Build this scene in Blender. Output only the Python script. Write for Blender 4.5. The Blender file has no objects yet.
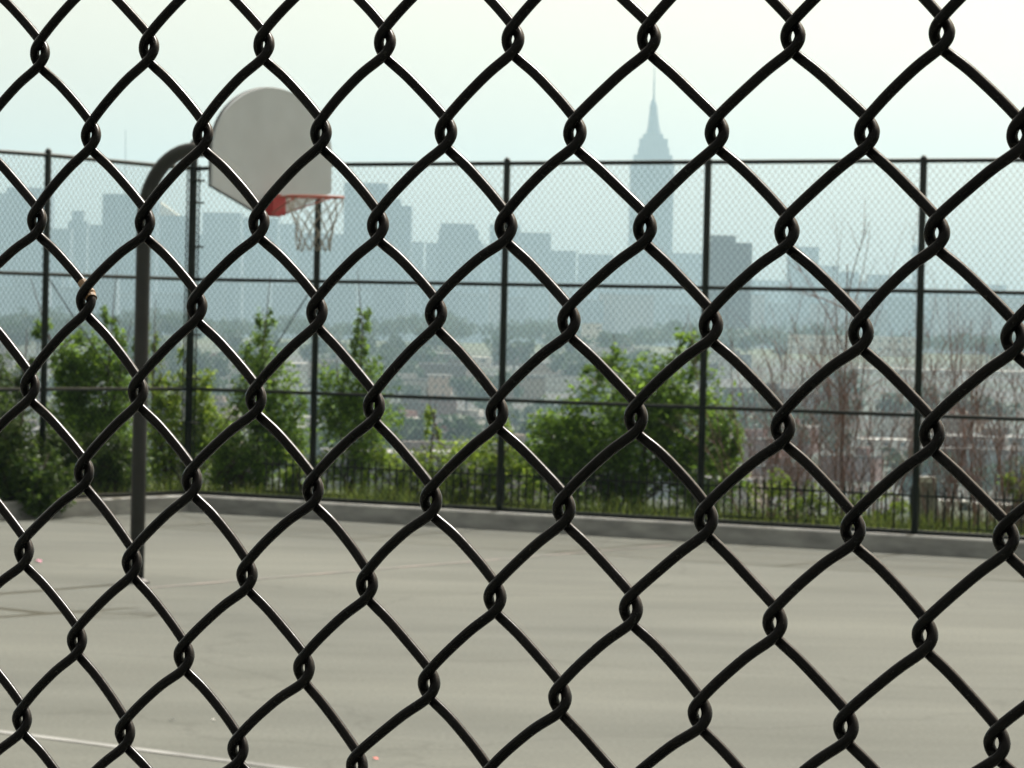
import bpy, math, random
import numpy as np
from mathutils import Vector, Matrix

random.seed(7)
RNG = np.random.default_rng(11)
scene = bpy.context.scene
COL = scene.collection

# ------------------------------------------------------------------ camera
F = 3500.0                      # focal length in pixels of a 1024 wide frame
EYE = 2.25
ROLL = 0.0225
PITCH = 64.0 / F
CAM = np.array([0.0, 0.0, EYE])
f0 = np.array([0.0, math.cos(PITCH), -math.sin(PITCH)])
r0 = np.array([1.0, 0.0, 0.0])
u0 = np.array([0.0, math.sin(PITCH), math.cos(PITCH)])
RT = math.cos(ROLL) * r0 + math.sin(ROLL) * u0
UP = -math.sin(ROLL) * r0 + math.cos(ROLL) * u0

cd = bpy.data.cameras.new('camera')
cam = bpy.data.objects.new('camera', cd)
COL.objects.link(cam)
cam.matrix_world = Matrix(((RT[0], UP[0], -f0[0], CAM[0]), (RT[1], UP[1], -f0[1], CAM[1]),
                           (RT[2], UP[2], -f0[2], CAM[2]), (0, 0, 0, 1)))
cd.sensor_width = 36.0
cd.lens = 36.0 * F / 1024.0
cd.clip_start = 0.05
cd.clip_end = 40000.0
cd.dof.use_dof = True
cd.dof.focus_distance = 1.42
cd.dof.aperture_fstop = cd.lens / 1.4       # about 1.4 mm of aperture
scene.camera = cam


def ray(px, py):
    return f0 + RT * ((px - 512.0) / F) + UP * ((384.0 - py) / F)


def at(px, py, Y):
    d = ray(px, py)
    return CAM + d * (Y / d[1])


def horizon(px):
    return 320.0 + ROLL * (px - 512.0)


# ------------------------------------------------------------------ helpers
def tag(o, label=None, cat=None, group=None, kind=None):
    if label:
        o['label'] = label
    if cat:
        o['category'] = cat
    if group:
        o['group'] = group
    if kind:
        o['kind'] = kind
    return o


def empty(name, loc, label, cat, group=None, rz=0.0):
    o = bpy.data.objects.new(name, None)
    COL.objects.link(o)
    o.location = loc
    o.rotation_euler = (0, 0, rz)
    o.empty_display_size = 0.2
    return tag(o, label, cat, group)


class MB:
    """collects vertices and faces for one mesh object"""

    def __init__(self):
        self.v, self.f, self.n = [], [], 0

    def add(self, verts, faces):
        verts = np.asarray(verts, float)
        self.v.append(verts)
        self.f += [tuple(int(i) + self.n for i in q) for q in faces]
        self.n += len(verts)
        return self

    def box(self, c, size, rz=0.0, top=1.0):
        sx, sy, sz = [s / 2 for s in size]
        P = np.array([(-sx, -sy, -sz), (sx, -sy, -sz), (sx, sy, -sz), (-sx, sy, -sz),
                      (-sx * top, -sy * top, sz), (sx * top, -sy * top, sz), (sx * top, sy * top, sz), (-sx * top, sy * top, sz)])
        cr, sr = math.cos(rz), math.sin(rz)
        P = P @ np.array([[cr, sr, 0], [-sr, cr, 0], [0, 0, 1]]) + np.array(c)
        return self.add(P, [(0, 3, 2, 1), (4, 5, 6, 7), (0, 1, 5, 4), (1, 2, 6, 5), (2, 3, 7, 6), (3, 0, 4, 7)])

    def tube(self, pts, rad, sides=8, closed=False, cap=True):
        pts = np.asarray(pts, float)
        n = len(pts)
        rad = np.broadcast_to(np.asarray(rad, float), (n,))
        if closed:
            T = np.roll(pts, -1, 0) - np.roll(pts, 1, 0)
        else:
            T = np.gradient(pts, axis=0)
        T /= np.linalg.norm(T, axis=1)[:, None] + 1e-12
        a = np.array([0, 0, 1.0]) if abs(T[0][2]) < 0.9 else np.array([1.0, 0, 0])
        nr = np.cross(T[0], a)
        nr /= np.linalg.norm(nr)
        ang = np.arange(sides) * 2 * math.pi / sides
        ca, sa = np.cos(ang)[:, None], np.sin(ang)[:, None]
        V = np.empty((n, sides, 3))
        for i in range(n):
            nr = nr - T[i] * (nr @ T[i])
            nr /= np.linalg.norm(nr)
            b = np.cross(T[i], nr)
            V[i] = pts[i] + rad[i] * (ca * nr + sa * b)
        fs = []
        m = n if closed else n - 1
        for i in range(m):
            p, q = i * sides, ((i + 1) % n) * sides
            for k in range(sides):
                k2 = (k + 1) % sides
                fs.append((p + k, p + k2, q + k2, q + k))
        if cap and not closed:
            fs.append(tuple(range(sides))[::-1])
            fs.append(tuple((n - 1) * sides + k for k in range(sides)))
        return self.add(V.reshape(-1, 3), fs)

    def prism(self, outline, o, ex, ey, ez, th):
        """outline in (ex, ez), thickness th along ey centred on o"""
        o, ex, ey, ez = [np.asarray(a, float) for a in (o, ex, ey, ez)]
        n = len(outline)
        A = [o + ex * a + ez * b - ey * th / 2 for a, b in outline]
        B = [o + ex * a + ez * b + ey * th / 2 for a, b in outline]
        fs = [tuple(range(n)), tuple(range(2 * n - 1, n - 1, -1))]
        for i in range(n):
            j = (i + 1) % n
            fs.append((i, i + n, j + n, j))
        return self.add(A + B, fs)

    def mesh(self, name, mat, smooth=False):
        me = bpy.data.meshes.new(name)
        me.from_pydata(np.concatenate(self.v).tolist(), [], self.f)
        me.materials.append(mat)
        if smooth:
            me.polygons.foreach_set('use_smooth', [True] * len(me.polygons))
        me.update()
        return me

    def build(self, name, mat, parent=None, smooth=False, local=False):
        """parent given: vertices are in world space unless local, and are moved into the parent's space"""
        me = self.mesh(name, mat, smooth)
        return link(name, me, parent, local)


def link(name, me, parent=None, local=True):
    o = bpy.data.objects.new(name, me)
    COL.objects.link(o)
    if parent is not None:
        o.parent = parent
        if not local:
            bm = Matrix.Identity(4)
            p = parent
            while p is not None:
                bm = p.matrix_basis @ bm
                p = p.parent
            me.transform(bm.inverted())
    return o


def copy_tree(o, parent=None):
    c = o.copy()
    COL.objects.link(c)
    c.parent = parent
    for ch in list(o.children):
        copy_tree(ch, c)
    return c


# ------------------------------------------------------------------ materials
def new_mat(name):
    m = bpy.data.materials.new(name)
    m.use_nodes = True
    nt = m.node_tree
    bs = nt.nodes['Principled BSDF']
    return m, nt, bs


def N(nt, t, **kw):
    n = nt.nodes.new(t)
    for k, v in kw.items():
        setattr(n, k, v)
    return n


def mat(name, a, b=None, scale=5.0, rough=0.7, metal=0.0, bump=0.0, spec=0.5, detail=6.0, coords='Object', stretch=(1, 1, 1)):
    m, nt, bs = new_mat(name)
    b = b or tuple(x * 0.8 for x in a)
    tc = N(nt, 'ShaderNodeTexCoord')
    mp = N(nt, 'ShaderNodeMapping')
    mp.inputs['Scale'].default_value = stretch
    nt.links.new(tc.outputs[coords], mp.inputs[0])
    no = N(nt, 'ShaderNodeTexNoise')
    no.inputs['Scale'].default_value = scale
    no.inputs['Detail'].default_value = detail
    nt.links.new(mp.outputs[0], no.inputs['Vector'])
    rp = N(nt, 'ShaderNodeValToRGB')
    rp.color_ramp.elements[0].position = 0.3
    rp.color_ramp.elements[1].position = 0.7
    rp.color_ramp.elements[0].color = (*b, 1)
    rp.color_ramp.elements[1].color = (*a, 1)
    nt.links.new(no.outputs['Fac'], rp.inputs[0])
    nt.links.new(rp.outputs[0], bs.inputs['Base Color'])
    bs.inputs['Roughness'].default_value = rough
    bs.inputs['Metallic'].default_value = metal
    bs.inputs['Specular IOR Level'].default_value = spec
    if bump:
        bp = N(nt, 'ShaderNodeBump')
        bp.inputs['Strength'].default_value = bump
        bp.inputs['Distance'].default_value = 0.01
        nt.links.new(no.outputs['Fac'], bp.inputs['Height'])
        nt.links.new(bp.outputs[0], bs.inputs['Normal'])
    return m


def leaf_mat(name, dark, light, trans=0.45):
    m = bpy.data.materials.new(name)
    m.use_nodes = True
    nt = m.node_tree
    nt.nodes.clear()
    ge = N(nt, 'ShaderNodeNewGeometry')
    rp = N(nt, 'ShaderNodeValToRGB')
    rp.color_ramp.elements[0].color = (*dark, 1)
    rp.color_ramp.elements[1].color = (*light, 1)
    nt.links.new(ge.outputs['Random Per Island'], rp.inputs[0])
    di = N(nt, 'ShaderNodeBsdfPrincipled')
    di.inputs['Roughness'].default_value = 0.5
    tr = N(nt, 'ShaderNodeBsdfTranslucent')
    hs = N(nt, 'ShaderNodeHueSaturation')
    hs.inputs['Value'].default_value = 1.5
    hs.inputs['Hue'].default_value = 0.48
    nt.links.new(rp.outputs[0], di.inputs['Base Color'])
    nt.links.new(rp.outputs[0], hs.inputs['Color'])
    nt.links.new(hs.outputs[0], tr.inputs['Color'])
    mx = N(nt, 'ShaderNodeMixShader')
    mx.inputs[0].default_value = trans
    nt.links.new(di.outputs[0], mx.inputs[1])
    nt.links.new(tr.outputs[0], mx.inputs[2])
    out = N(nt, 'ShaderNodeOutputMaterial')
    nt.links.new(mx.outputs[0], out.inputs[0])
    return m


def facade_mat(name, wall, glass=(0.06, 0.07, 0.08), bw=4.0, rh=3.6, gap=1.4):
    """wall colour with a procedural grid of darker windows on upright faces"""
    m, nt, bs = new_mat(name)
    tc = N(nt, 'ShaderNodeTexCoord')
    sp = N(nt, 'ShaderNodeSeparateXYZ')
    nt.links.new(tc.outputs['Object'], sp.inputs[0])
    ad = N(nt, 'ShaderNodeMath', operation='ADD')
    nt.links.new(sp.outputs[0], ad.inputs[0])
    nt.links.new(sp.outputs[1], ad.inputs[1])
    cb = N(nt, 'ShaderNodeCombineXYZ')
    nt.links.new(ad.outputs[0], cb.inputs[0])
    nt.links.new(sp.outputs[2], cb.inputs[1])
    br = N(nt, 'ShaderNodeTexBrick')
    br.offset = 0.0
    br.inputs['Scale'].default_value = 1.0
    br.inputs['Brick Width'].default_value = bw
    br.inputs['Row Height'].default_value = rh
    br.inputs['Mortar Size'].default_value = gap / 2
    br.inputs['Mortar Smooth'].default_value = 0.0
    br.inputs['Color1'].default_value = (*glass, 1)
    br.inputs['Color2'].default_value = (*[g * 2.2 for g in glass], 1)
    br.inputs['Mortar'].default_value = (*wall, 1)
    nt.links.new(cb.outputs[0], br.inputs['Vector'])
    nt.links.new(br.outputs['Color'], bs.inputs['Base Color'])
    bs.inputs['Roughness'].default_value = 0.75
    return m


M = {}
# black vinyl coat on the near wire
m, nt, bs = new_mat('black_vinyl')
tc = N(nt, 'ShaderNodeTexCoord')
n1 = N(nt, 'ShaderNodeTexNoise'); n1.inputs['Scale'].default_value = 260.0; n1.inputs['Detail'].default_value = 5
n2 = N(nt, 'ShaderNodeTexNoise'); n2.inputs['Scale'].default_value = 35.0; n2.inputs['Detail'].default_value = 4
nt.links.new(tc.outputs['Object'], n1.inputs['Vector']); nt.links.new(tc.outputs['Object'], n2.inputs['Vector'])
rp = N(nt, 'ShaderNodeValToRGB')
rp.color_ramp.elements[0].color = (0.0032, 0.0032, 0.0034, 1); rp.color_ramp.elements[0].position = 0.35
rp.color_ramp.elements[1].color = (0.0088, 0.0085, 0.0088, 1); rp.color_ramp.elements[1].position = 0.75
nt.links.new(n2.outputs['Fac'], rp.inputs[0]); nt.links.new(rp.outputs[0], bs.inputs['Base Color'])
mr = N(nt, 'ShaderNodeMapRange'); mr.inputs['To Min'].default_value = 0.15; mr.inputs['To Max'].default_value = 0.34
nt.links.new(n1.outputs['Fac'], mr.inputs[0]); nt.links.new(mr.outputs[0], bs.inputs['Roughness'])
n3 = N(nt, 'ShaderNodeTexNoise'); n3.inputs['Scale'].default_value = 620.0; n3.inputs['Detail'].default_value = 3
nt.links.new(tc.outputs['Object'], n3.inputs['Vector'])
r3 = N(nt, 'ShaderNodeValToRGB')
r3.color_ramp.elements[0].color = (0, 0, 0, 1); r3.color_ramp.elements[0].position = 0.66
r3.color_ramp.elements[1].color = (1, 1, 1, 1); r3.color_ramp.elements[1].position = 0.72
nt.links.new(n3.outputs['Fac'], r3.inputs[0])
dm = N(nt, 'ShaderNodeMix', data_type='RGBA'); dm.inputs[7].default_value = (0.022, 0.022, 0.021, 1)
nt.links.new(r3.outputs[0], dm.inputs[0]); nt.links.new(rp.outputs[0], dm.inputs[6])
nt.links.new(dm.outputs[2], bs.inputs['Base Color'])
bp = N(nt, 'ShaderNodeBump'); bp.inputs['Strength'].default_value = 0.12; bp.inputs['Distance'].default_value = 0.0006
nt.links.new(n1.outputs['Fac'], bp.inputs['Height']); nt.links.new(bp.outputs[0], bs.inputs['Normal'])
bs.inputs['Specular IOR Level'].default_value = 0.10
M['vinyl'] = m

M['far_vinyl'] = mat('far_fence_vinyl', (0.012, 0.016, 0.014), (0.008, 0.010, 0.009), 12, 0.9, spec=0.1)
M['post'] = mat('fence_post_paint', (0.010, 0.016, 0.013), (0.006, 0.009, 0.008), 9, 0.5, spec=0.25)
M['hoop_pole'] = mat('hoop_pole_paint', (0.026, 0.026, 0.024), (0.018, 0.018, 0.017), 8, 0.5, 0.0, spec=0.3)
M['board'] = mat('board_paint', (0.50, 0.54, 0.57), (0.445, 0.48, 0.505), 4, 0.5)
M['board_edge'] = mat('board_edge_metal', (0.06, 0.06, 0.06), None, 9, 0.6)
M['red'] = mat('red_rim_paint', (0.42, 0.03, 0.035), (0.30, 0.03, 0.03), 30, 0.45)
M['rim'] = mat('faded_rim_paint', (0.42, 0.10, 0.07), (0.30, 0.10, 0.07), 40, 0.5)
M['net'] = mat('net_cord', (0.33, 0.30, 0.25), (0.22, 0.20, 0.16), 30, 0.9)
M['concrete'] = mat('curb_concrete', (0.37, 0.38, 0.365), (0.20, 0.205, 0.20), 2.6, 0.9, bump=0.4, stretch=(1, 1, 3))
M['grass'] = leaf_mat('grass_blades', (0.035, 0.07, 0.015), (0.12, 0.17, 0.03), 0.4)
M['bark'] = mat('bark', (0.085, 0.065, 0.05), (0.045, 0.035, 0.028), 20, 0.9)
M['twig'] = mat('bare_twig_bark', (0.25, 0.155, 0.13), (0.13, 0.08, 0.068), 20, 0.85)
M['tape'] = mat('tan_tape', (0.27, 0.17, 0.09), (0.12, 0.075, 0.04), 250, 0.6)
M['leaf_dark'] = leaf_mat('leaf_dark', (0.018, 0.044, 0.012), (0.08, 0.15, 0.024), 0.45)
M['leaf_mid'] = leaf_mat('leaf_mid', (0.034, 0.085, 0.014), (0.15, 0.29, 0.04), 0.55)
M['leaf_light'] = leaf_mat('leaf_light', (0.055, 0.125, 0.018), (0.215, 0.33, 0.042), 0.56)
M['far_leaf'] = leaf_mat('far_leaf', (0.018, 0.042, 0.016), (0.045, 0.10, 0.032), 0.25)

# ground: grassy earth near, streets and yards far
m, nt, bs = new_mat('ground_earth')
tc = N(nt, 'ShaderNodeTexCoord')
na = N(nt, 'ShaderNodeTexNoise'); na.inputs['Scale'].default_value = 0.9; na.inputs['Detail'].default_value = 8
nb = N(nt, 'ShaderNodeTexNoise'); nb.inputs['Scale'].default_value = 0.02; nb.inputs['Detail'].default_value = 9
nt.links.new(tc.outputs['Object'], na.inputs['Vector']); nt.links.new(tc.outputs['Object'], nb.inputs['Vector'])
ra = N(nt, 'ShaderNodeValToRGB')
ra.color_ramp.elements[0].color = (0.05, 0.08, 0.02, 1); ra.color_ramp.elements[0].position = 0.35
ra.color_ramp.elements[1].color = (0.11, 0.13, 0.045, 1); ra.color_ramp.elements[1].position = 0.7
nt.links.new(na.outputs['Fac'], ra.inputs[0])
rb = N(nt, 'ShaderNodeValToRGB')
rb.color_ramp.elements[0].color = (0.022, 0.034, 0.016, 1); rb.color_ramp.elements[0].position = 0.42
rb.color_ramp.elements[1].color = (0.045, 0.044, 0.043, 1); rb.color_ramp.elements[1].position = 0.55
nt.links.new(nb.outputs['Fac'], rb.inputs[0])
sx = N(nt, 'ShaderNodeSeparateXYZ'); nt.links.new(tc.outputs['Object'], sx.inputs[0])
mrr = N(nt, 'ShaderNodeMapRange'); mrr.inputs['From Min'].default_value = -12.0; mrr.inputs['From Max'].default_value = -25.0
nt.links.new(sx.outputs[2], mrr.inputs[0])
mxc = N(nt, 'ShaderNodeMix', data_type='RGBA')
nt.links.new(mrr.outputs[0], mxc.inputs[0]); nt.links.new(ra.outputs[0], mxc.inputs[6]); nt.links.new(rb.outputs[0], mxc.inputs[7])
nt.links.new(mxc.outputs[2], bs.inputs['Base Color']); bs.inputs['Roughness'].default_value = 0.95
M['ground'] = m

# court asphalt: pale worn grey with streaks, stains, aggregate and a few hairline cracks
m, nt, bs = new_mat('court_asphalt')
tc = N(nt, 'ShaderNodeTexCoord')
mp = N(nt, 'ShaderNodeMapping'); mp.inputs['Scale'].default_value = (0.35, 1.1, 1.0); mp.inputs['Rotation'].default_value = (0, 0, 0.25)
nt.links.new(tc.outputs['Object'], mp.inputs[0])
n1 = N(nt, 'ShaderNodeTexNoise'); n1.inputs['Scale'].default_value = 0.8; n1.inputs['Detail'].default_value = 9; n1.inputs['Roughness'].default_value = 0.62
nt.links.new(mp.outputs[0], n1.inputs['Vector'])
n2 = N(nt, 'ShaderNodeTexNoise'); n2.inputs['Scale'].default_value = 38.0; n2.inputs['Detail'].default_value = 3
nt.links.new(tc.outputs['Object'], n2.inputs['Vector'])
n3 = N(nt, 'ShaderNodeTexNoise'); n3.inputs['Scale'].default_value = 0.22; n3.inputs['Detail'].default_value = 4
nt.links.new(tc.outputs['Object'], n3.inputs['Vector'])
r1 = N(nt, 'ShaderNodeValToRGB')
r1.color_ramp.elements[0].color = (0.088, 0.0965, 0.086, 1); r1.color_ramp.elements[0].position = 0.32
r1.color_ramp.elements[1].color = (0.120, 0.130, 0.1165, 1); r1.color_ramp.elements[1].position = 0.66
nt.links.new(n1.outputs['Fac'], r1.inputs[0])
r2 = N(nt, 'ShaderNodeValToRGB')
r2.color_ramp.elements[0].color = (0.80, 0.80, 0.80, 1); r2.color_ramp.elements[0].position = 0.30
r2.color_ramp.elements[1].color = (1.08, 1.08, 1.08, 1); r2.color_ramp.elements[1].position = 0.62
nt.links.new(n2.outputs['Fac'], r2.inputs[0])
r3 = N(nt, 'ShaderNodeValToRGB')
r3.color_ramp.elements[0].color = (0.90, 0.90, 0.91, 1); r3.color_ramp.elements[0].position = 0.36
r3.color_ramp.elements[1].color = (1.04, 1.03, 1.02, 1); r3.color_ramp.elements[1].position = 0.60
nt.links.new(n3.outputs['Fac'], r3.inputs[0])
ma = N(nt, 'ShaderNodeMix', data_type='RGBA', blend_type='MULTIPLY'); ma.inputs[0].default_value = 1.0
nt.links.new(r1.outputs[0], ma.inputs[6]); nt.links.new(r2.outputs[0], ma.inputs[7])
mb_ = N(nt, 'ShaderNodeMix', data_type='RGBA', blend_type='MULTIPLY'); mb_.inputs[0].default_value = 1.0
nt.links.new(ma.outputs[2], mb_.inputs[6]); nt.links.new(r3.outputs[0], mb_.inputs[7])
vo = N(nt, 'ShaderNodeTexVoronoi', feature='DISTANCE_TO_EDGE'); vo.inputs['Scale'].default_value = 0.17
nz = N(nt, 'ShaderNodeTexNoise'); nz.inputs['Scale'].default_value = 0.9; nz.inputs['Detail'].default_value = 6
nt.links.new(tc.outputs['Object'], nz.inputs['Vector'])
vm = N(nt, 'ShaderNodeMix', data_type='RGBA', blend_type='LINEAR_LIGHT'); vm.inputs[0].default_value = 0.6
nt.links.new(tc.outputs['Object'], vm.inputs[6]); nt.links.new(nz.outputs['Color'], vm.inputs[7])
nt.links.new(vm.outputs[2], vo.inputs['Vector'])
rc = N(nt, 'ShaderNodeValToRGB')
rc.color_ramp.elements[0].color = (0.84, 0.84, 0.84, 1); rc.color_ramp.elements[0].position = 0.0
rc.color_ramp.elements[1].color = (1, 1, 1, 1); rc.color_ramp.elements[1].position = 0.006
nt.links.new(vo.outputs['Distance'], rc.inputs[0])
mc = N(nt, 'ShaderNodeMix', data_type='RGBA', blend_type='MULTIPLY'); mc.inputs[0].default_value = 1.0
nt.links.new(mb_.outputs[2], mc.inputs[6]); nt.links.new(rc.outputs[0], mc.inputs[7])
nt.links.new(mc.outputs[2], bs.inputs['Base Color'])
bs.inputs['Roughness'].default_value = 0.9
bs.inputs['Specular IOR Level'].default_value = 0.25
M['court'] = m


def paint_mat(name, colr, worn, lo=0.40, hi=0.62):
    m, nt, bs = new_mat(name)
    tc = N(nt, 'ShaderNodeTexCoord')
    n = N(nt, 'ShaderNodeTexNoise'); n.inputs['Scale'].default_value = 2.2; n.inputs['Detail'].default_value = 8
    nt.links.new(tc.outputs['Object'], n.inputs['Vector'])
    r = N(nt, 'ShaderNodeValToRGB')
    r.color_ramp.elements[0].color = (*worn, 1); r.color_ramp.elements[0].position = lo
    r.color_ramp.elements[1].color = (*colr, 1); r.color_ramp.elements[1].position = hi
    nt.links.new(n.outputs['Fac'], r.inputs[0]); nt.links.new(r.outputs[0], bs.inputs['Base Color'])
    bs.inputs['Roughness'].default_value = 0.85
    return m


M['white_line'] = paint_mat('worn_white_paint', (0.24, 0.25, 0.245), (0.125, 0.132, 0.13), 0.3, 0.55)
M['pink_line'] = paint_mat('faded_pink_paint', (0.195, 0.17, 0.158), (0.118, 0.12, 0.113), 0.38, 0.6)

# ------------------------------------------------------------------ near chain link fence
HM = np.array([[52.729154, -2.74621137, 40.3876722], [-2.09064708, 83.2760156, 52.1577313],
               [-0.0125387896, -0.000031303223, 1.0]])
KN = [[(40, 53), (149, 47), (264, 44), (385, 41), (513, 38), (649, 36), (793, 34), (942, 30)],
      [(91, 135), (203, 134), (321, 132), (446, 131), (575, 131), (717, 130), (867, 130), (1020, 132)],
      [(37, 220), (145, 222), (259, 222), (378, 224), (506, 225), (645, 226), (787, 229), (937, 230)],
      [(86, 300), (197, 306), (317, 311), (436, 312), (569, 319), (711, 323), (861, 330), (1014, 334)],
      [(30, 386), (138, 391), (256, 398), (374, 405), (497, 411), (636, 416), (783, 425), (932, 431)],
      [(84, 472), (192, 480), (313, 489), (431, 499), (564, 507), (706, 517), (853, 527), (1006, 535)],
      [(24, 551), (132, 562), (247, 574), (367, 583), (495, 596), (631, 607), (775, 620), (925, 632)],
      [(77, 640), (184, 655), (304, 667), (429, 682), (560, 696), (700, 711), (846, 724), (997, 740)],
      [(22, 719), (125, 732), (238, 748), (357, 765)]]
Gm = np.diag([1 / F, 1 / F, 1]) @ np.array([[1, 0, -512], [0, 1, -384], [0, 0, 1.0]]) @ HM
VV = 0.036
SC = VV / np.linalg.norm(Gm[:, 1])
CW = np.stack([RT, -UP, f0], 1)                 # camera axes (right, down, forward) to world
gu, gv, go = CW @ Gm[:, 0] * SC, CW @ Gm[:, 1] * SC, CAM + CW @ Gm[:, 2] * SC
UU = np.linalg.norm(gu)
eu, ev = gu / UU, gv / np.linalg.norm(gv)
en = np.cross(eu, ev)
if en @ (CAM - go) < 0:
    en = -en
Hi = np.linalg.inv(HM)
known = {}
for r_, row in enumerate(KN):
    for c_, (x, y) in enumerate(row):
        q = Hi @ np.array([x, y, 1.0])
        known[(2 * c_ + r_ % 2, r_)] = q[:2] / q[2]
I0, I1, J0, J1 = -22, 42, -18, 66


def knot(i, j):
    k = known.get((i, j))
    if k is None:
        rr = random.Random(i * 1009 + j * 31)
        k = np.array([i + rr.gauss(0, 0.02), j + rr.gauss(0, 0.02)])
    return np.array([k[0] * UU, k[1] * VV + 0.0006])


SHEAR = 0.72                      # the loops lean a little in the plane of the mesh
WD = 0.0042                       # coated wire
LA, LC, LH = 0.0031, 0.0053, 0.00225


def spline(pts, counts):
    """natural cubic spline through pts by chord length; counts[i] samples in interval i"""
    n = len(pts)
    h = np.linalg.norm(np.diff(pts, axis=0), axis=1) ** 0.7
    A = np.zeros((n, n)); B = np.zeros((n, 3))
    A[0, 0] = A[-1, -1] = 1
    for i in range(1, n - 1):
        A[i, i - 1], A[i, i], A[i, i + 1] = h[i - 1], 2 * (h[i - 1] + h[i]), h[i]
        B[i] = 6 * ((pts[i + 1] - pts[i]) / h[i] - (pts[i] - pts[i - 1]) / h[i - 1])
    m2 = np.linalg.solve(A, B)
    out = []
    for i in range(n - 1):
        t = np.arange(counts[i]) / counts[i] * h[i]
        s = h[i] - t
        out.append((m2[i] * (s ** 3)[:, None] + m2[i + 1] * (t ** 3)[:, None]) / (6 * h[i])
                   + (pts[i] / h[i] - m2[i] * h[i] / 6) * s[:, None] + (pts[i + 1] / h[i] - m2[i + 1] * h[i] / 6) * t[:, None])
    out.append(pts[-1:])
    return np.concatenate(out)


def wire_path(k, ja, jb, fine):
    """centre line in (u, v, towards camera); returns points and samples per interval"""
    P, cnt = [], []
    for j in range(ja, jb + 1):
        left = (j - k) % 2 == 0
        K = knot(k if left else k + 1, j)
        sd = -1.0 if left else 1.0
        fr = 1.0 if left else -1.0           # side on which the strand arrives from above
        loop = [(0.0, -LC, fr * LH), (0.73 * sd * LA, -0.5 * LC, fr * 0.72 * LH), (sd * LA, 0.02 * LC, 0.0),
                (0.73 * sd * LA, 0.5 * LC, -fr * 0.72 * LH), (0.0, LC, -fr * LH)]
        for q in loop:
            P.append((K[0] + q[0] + SHEAR * q[2], K[1] + q[1], q[2]))
        nl = 4 if fine(j) else 1
        cnt += [nl] * 4
        if j < jb:
            K2 = knot(k + 1 if left else k, j + 1)
            sdz = -fr                         # the strand leaves on the other face
            a = np.array([K[0] + SHEAR * sdz * LH, K[1] + LC]); b = np.array([K2[0] + SHEAR * sdz * LH, K2[1] - LC])
            d = b - a
            pn = np.array([d[1], -d[0]]) if d[0] > 0 else np.array([-d[1], d[0]])   # upward
            rr = random.Random(k * 77 + j * 13)
            amp = (0.010 if left else 0.016) + rr.gauss(0, 0.006)
            for t in (0.25, 0.5, 0.75):
                c = a + d * t + pn * amp * 4 * t * (1 - t)
                P.append((c[0], c[1], sdz * (LH + 0.0010 * 4 * t * (1 - t))))
            cnt += [4 if fine(j) else 1] * 4
    return np.array(P), cnt


fence = empty('chain_link_fence', tuple(go + eu * 8 * UU + ev * 66 * VV),
              'large black vinyl chain link mesh filling the whole foreground in sharp focus', 'fence')


def to_world(P):
    return go + P[:, 0:1] * eu + P[:, 1:2] * ev + P[:, 2:3] * en


for k in range(I0, I1):
    seen = -3 <= k <= 18
    P, cnt = wire_path(k, J0, J1, (lambda j: -2 <= j <= 10) if seen else (lambda j: False))
    W = to_world(spline(P, cnt))
    mbw = MB()
    mbw.tube(W, WD / 2, 12 if seen else 6)
    mbw.build('wire', M['vinyl'], fence, smooth=True)
# top rail, bottom rail and end posts hold the mesh (beyond the edges of the picture)
for jj in (J0 - 0.4, J1 + 0.4):
    a, b = to_world(np.array([[I0 * UU, jj * VV, -0.025], [I1 * UU, jj * VV, -0.025]]))
    MB().tube([a, b], 0.021, 12).build('rail', M['vinyl'], fence, smooth=True)
for ii in (I0 - 0.6, I1 + 0.6):
    a, b = to_world(np.array([[ii * UU, (J0 - 1) * VV, -0.025], [ii * UU, (J1 + 1) * VV, -0.025]]))
    b = b + (b - a) * ((b[2] + 0.02) / (a[2] - b[2]))
    MB().tube([a, b], 0.03, 16).build('post', M['vinyl'], fence, smooth=True)

# scrap of tape round one wire
P, cnt = wire_path(0, 2, 3, lambda j: True)
S = spline(P, cnt)
d1 = np.linalg.norm(S - np.array([*knot(1, 3), 0]) + np.array([0, 0.0, 0]), axis=1)
idx = [i for i in range(len(S)) if S[i][1] < knot(1, 3)[1] - 0.0012 and S[i][1] > knot(1, 3)[1] - 0.0086]
Wt = to_world(S[idx[0]:idx[-1] + 1])
rad = [WD / 2 * (1.14 + 0.10 * ((i * 7) % 3 - 1)) for i in range(len(Wt))]
tp = MB().tube(Wt, rad, 12).build('tape_scrap', M['tape'], None, smooth=False)
tag(tp, 'small tan scrap of tape wrapped round a black fence wire', 'tape')

# ------------------------------------------------------------------ far fence geometry
D = np.array([0.857, -0.515, 0.0]); D /= np.linalg.norm(D)
NN = np.array([0.515, 0.857, 0.0]); NN /= np.linalg.norm(NN)
Y0 = 38.9
P0 = at(315.8, horizon(318), Y0); P0[2] = 0
BAY = 2.44
CT = -0.704 * BAY                                     # corner along D
PC = P0 + D * CT
LD = np.array([-0.60, -0.80, 0.0])
LN = np.array([-0.80, 0.60, 0.0])
ZB, ZM2, ZM1, ZT = 0.20, 1.385, 2.63, 3.925


def ground_z(x, y):
    s = max((x - P0[0]) * NN[0] + (y - P0[1]) * NN[1], (x - PC[0]) * LN[0] + (y - PC[1]) * LN[1])
    if s <= 0.0:
        return -0.03
    if s < 0.4:
        return -0.03 + s / 0.4 * 0.17
    z = 0.14 - 0.060 * (s - 0.4)
    z = max(z, -50.0)
    if y > 1500:
        z += 34 * min(1.0, (y - 1500) / 1050.0) * min(1.0, max(0.0, (3150 - y) / 250.0))
    return z


def fence_Y(px, off):
    k = (px - 512.0) / F
    return (off + NN[0] * P0[0] + NN[1] * P0[1]) / (NN[1] + NN[0] * k)


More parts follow.
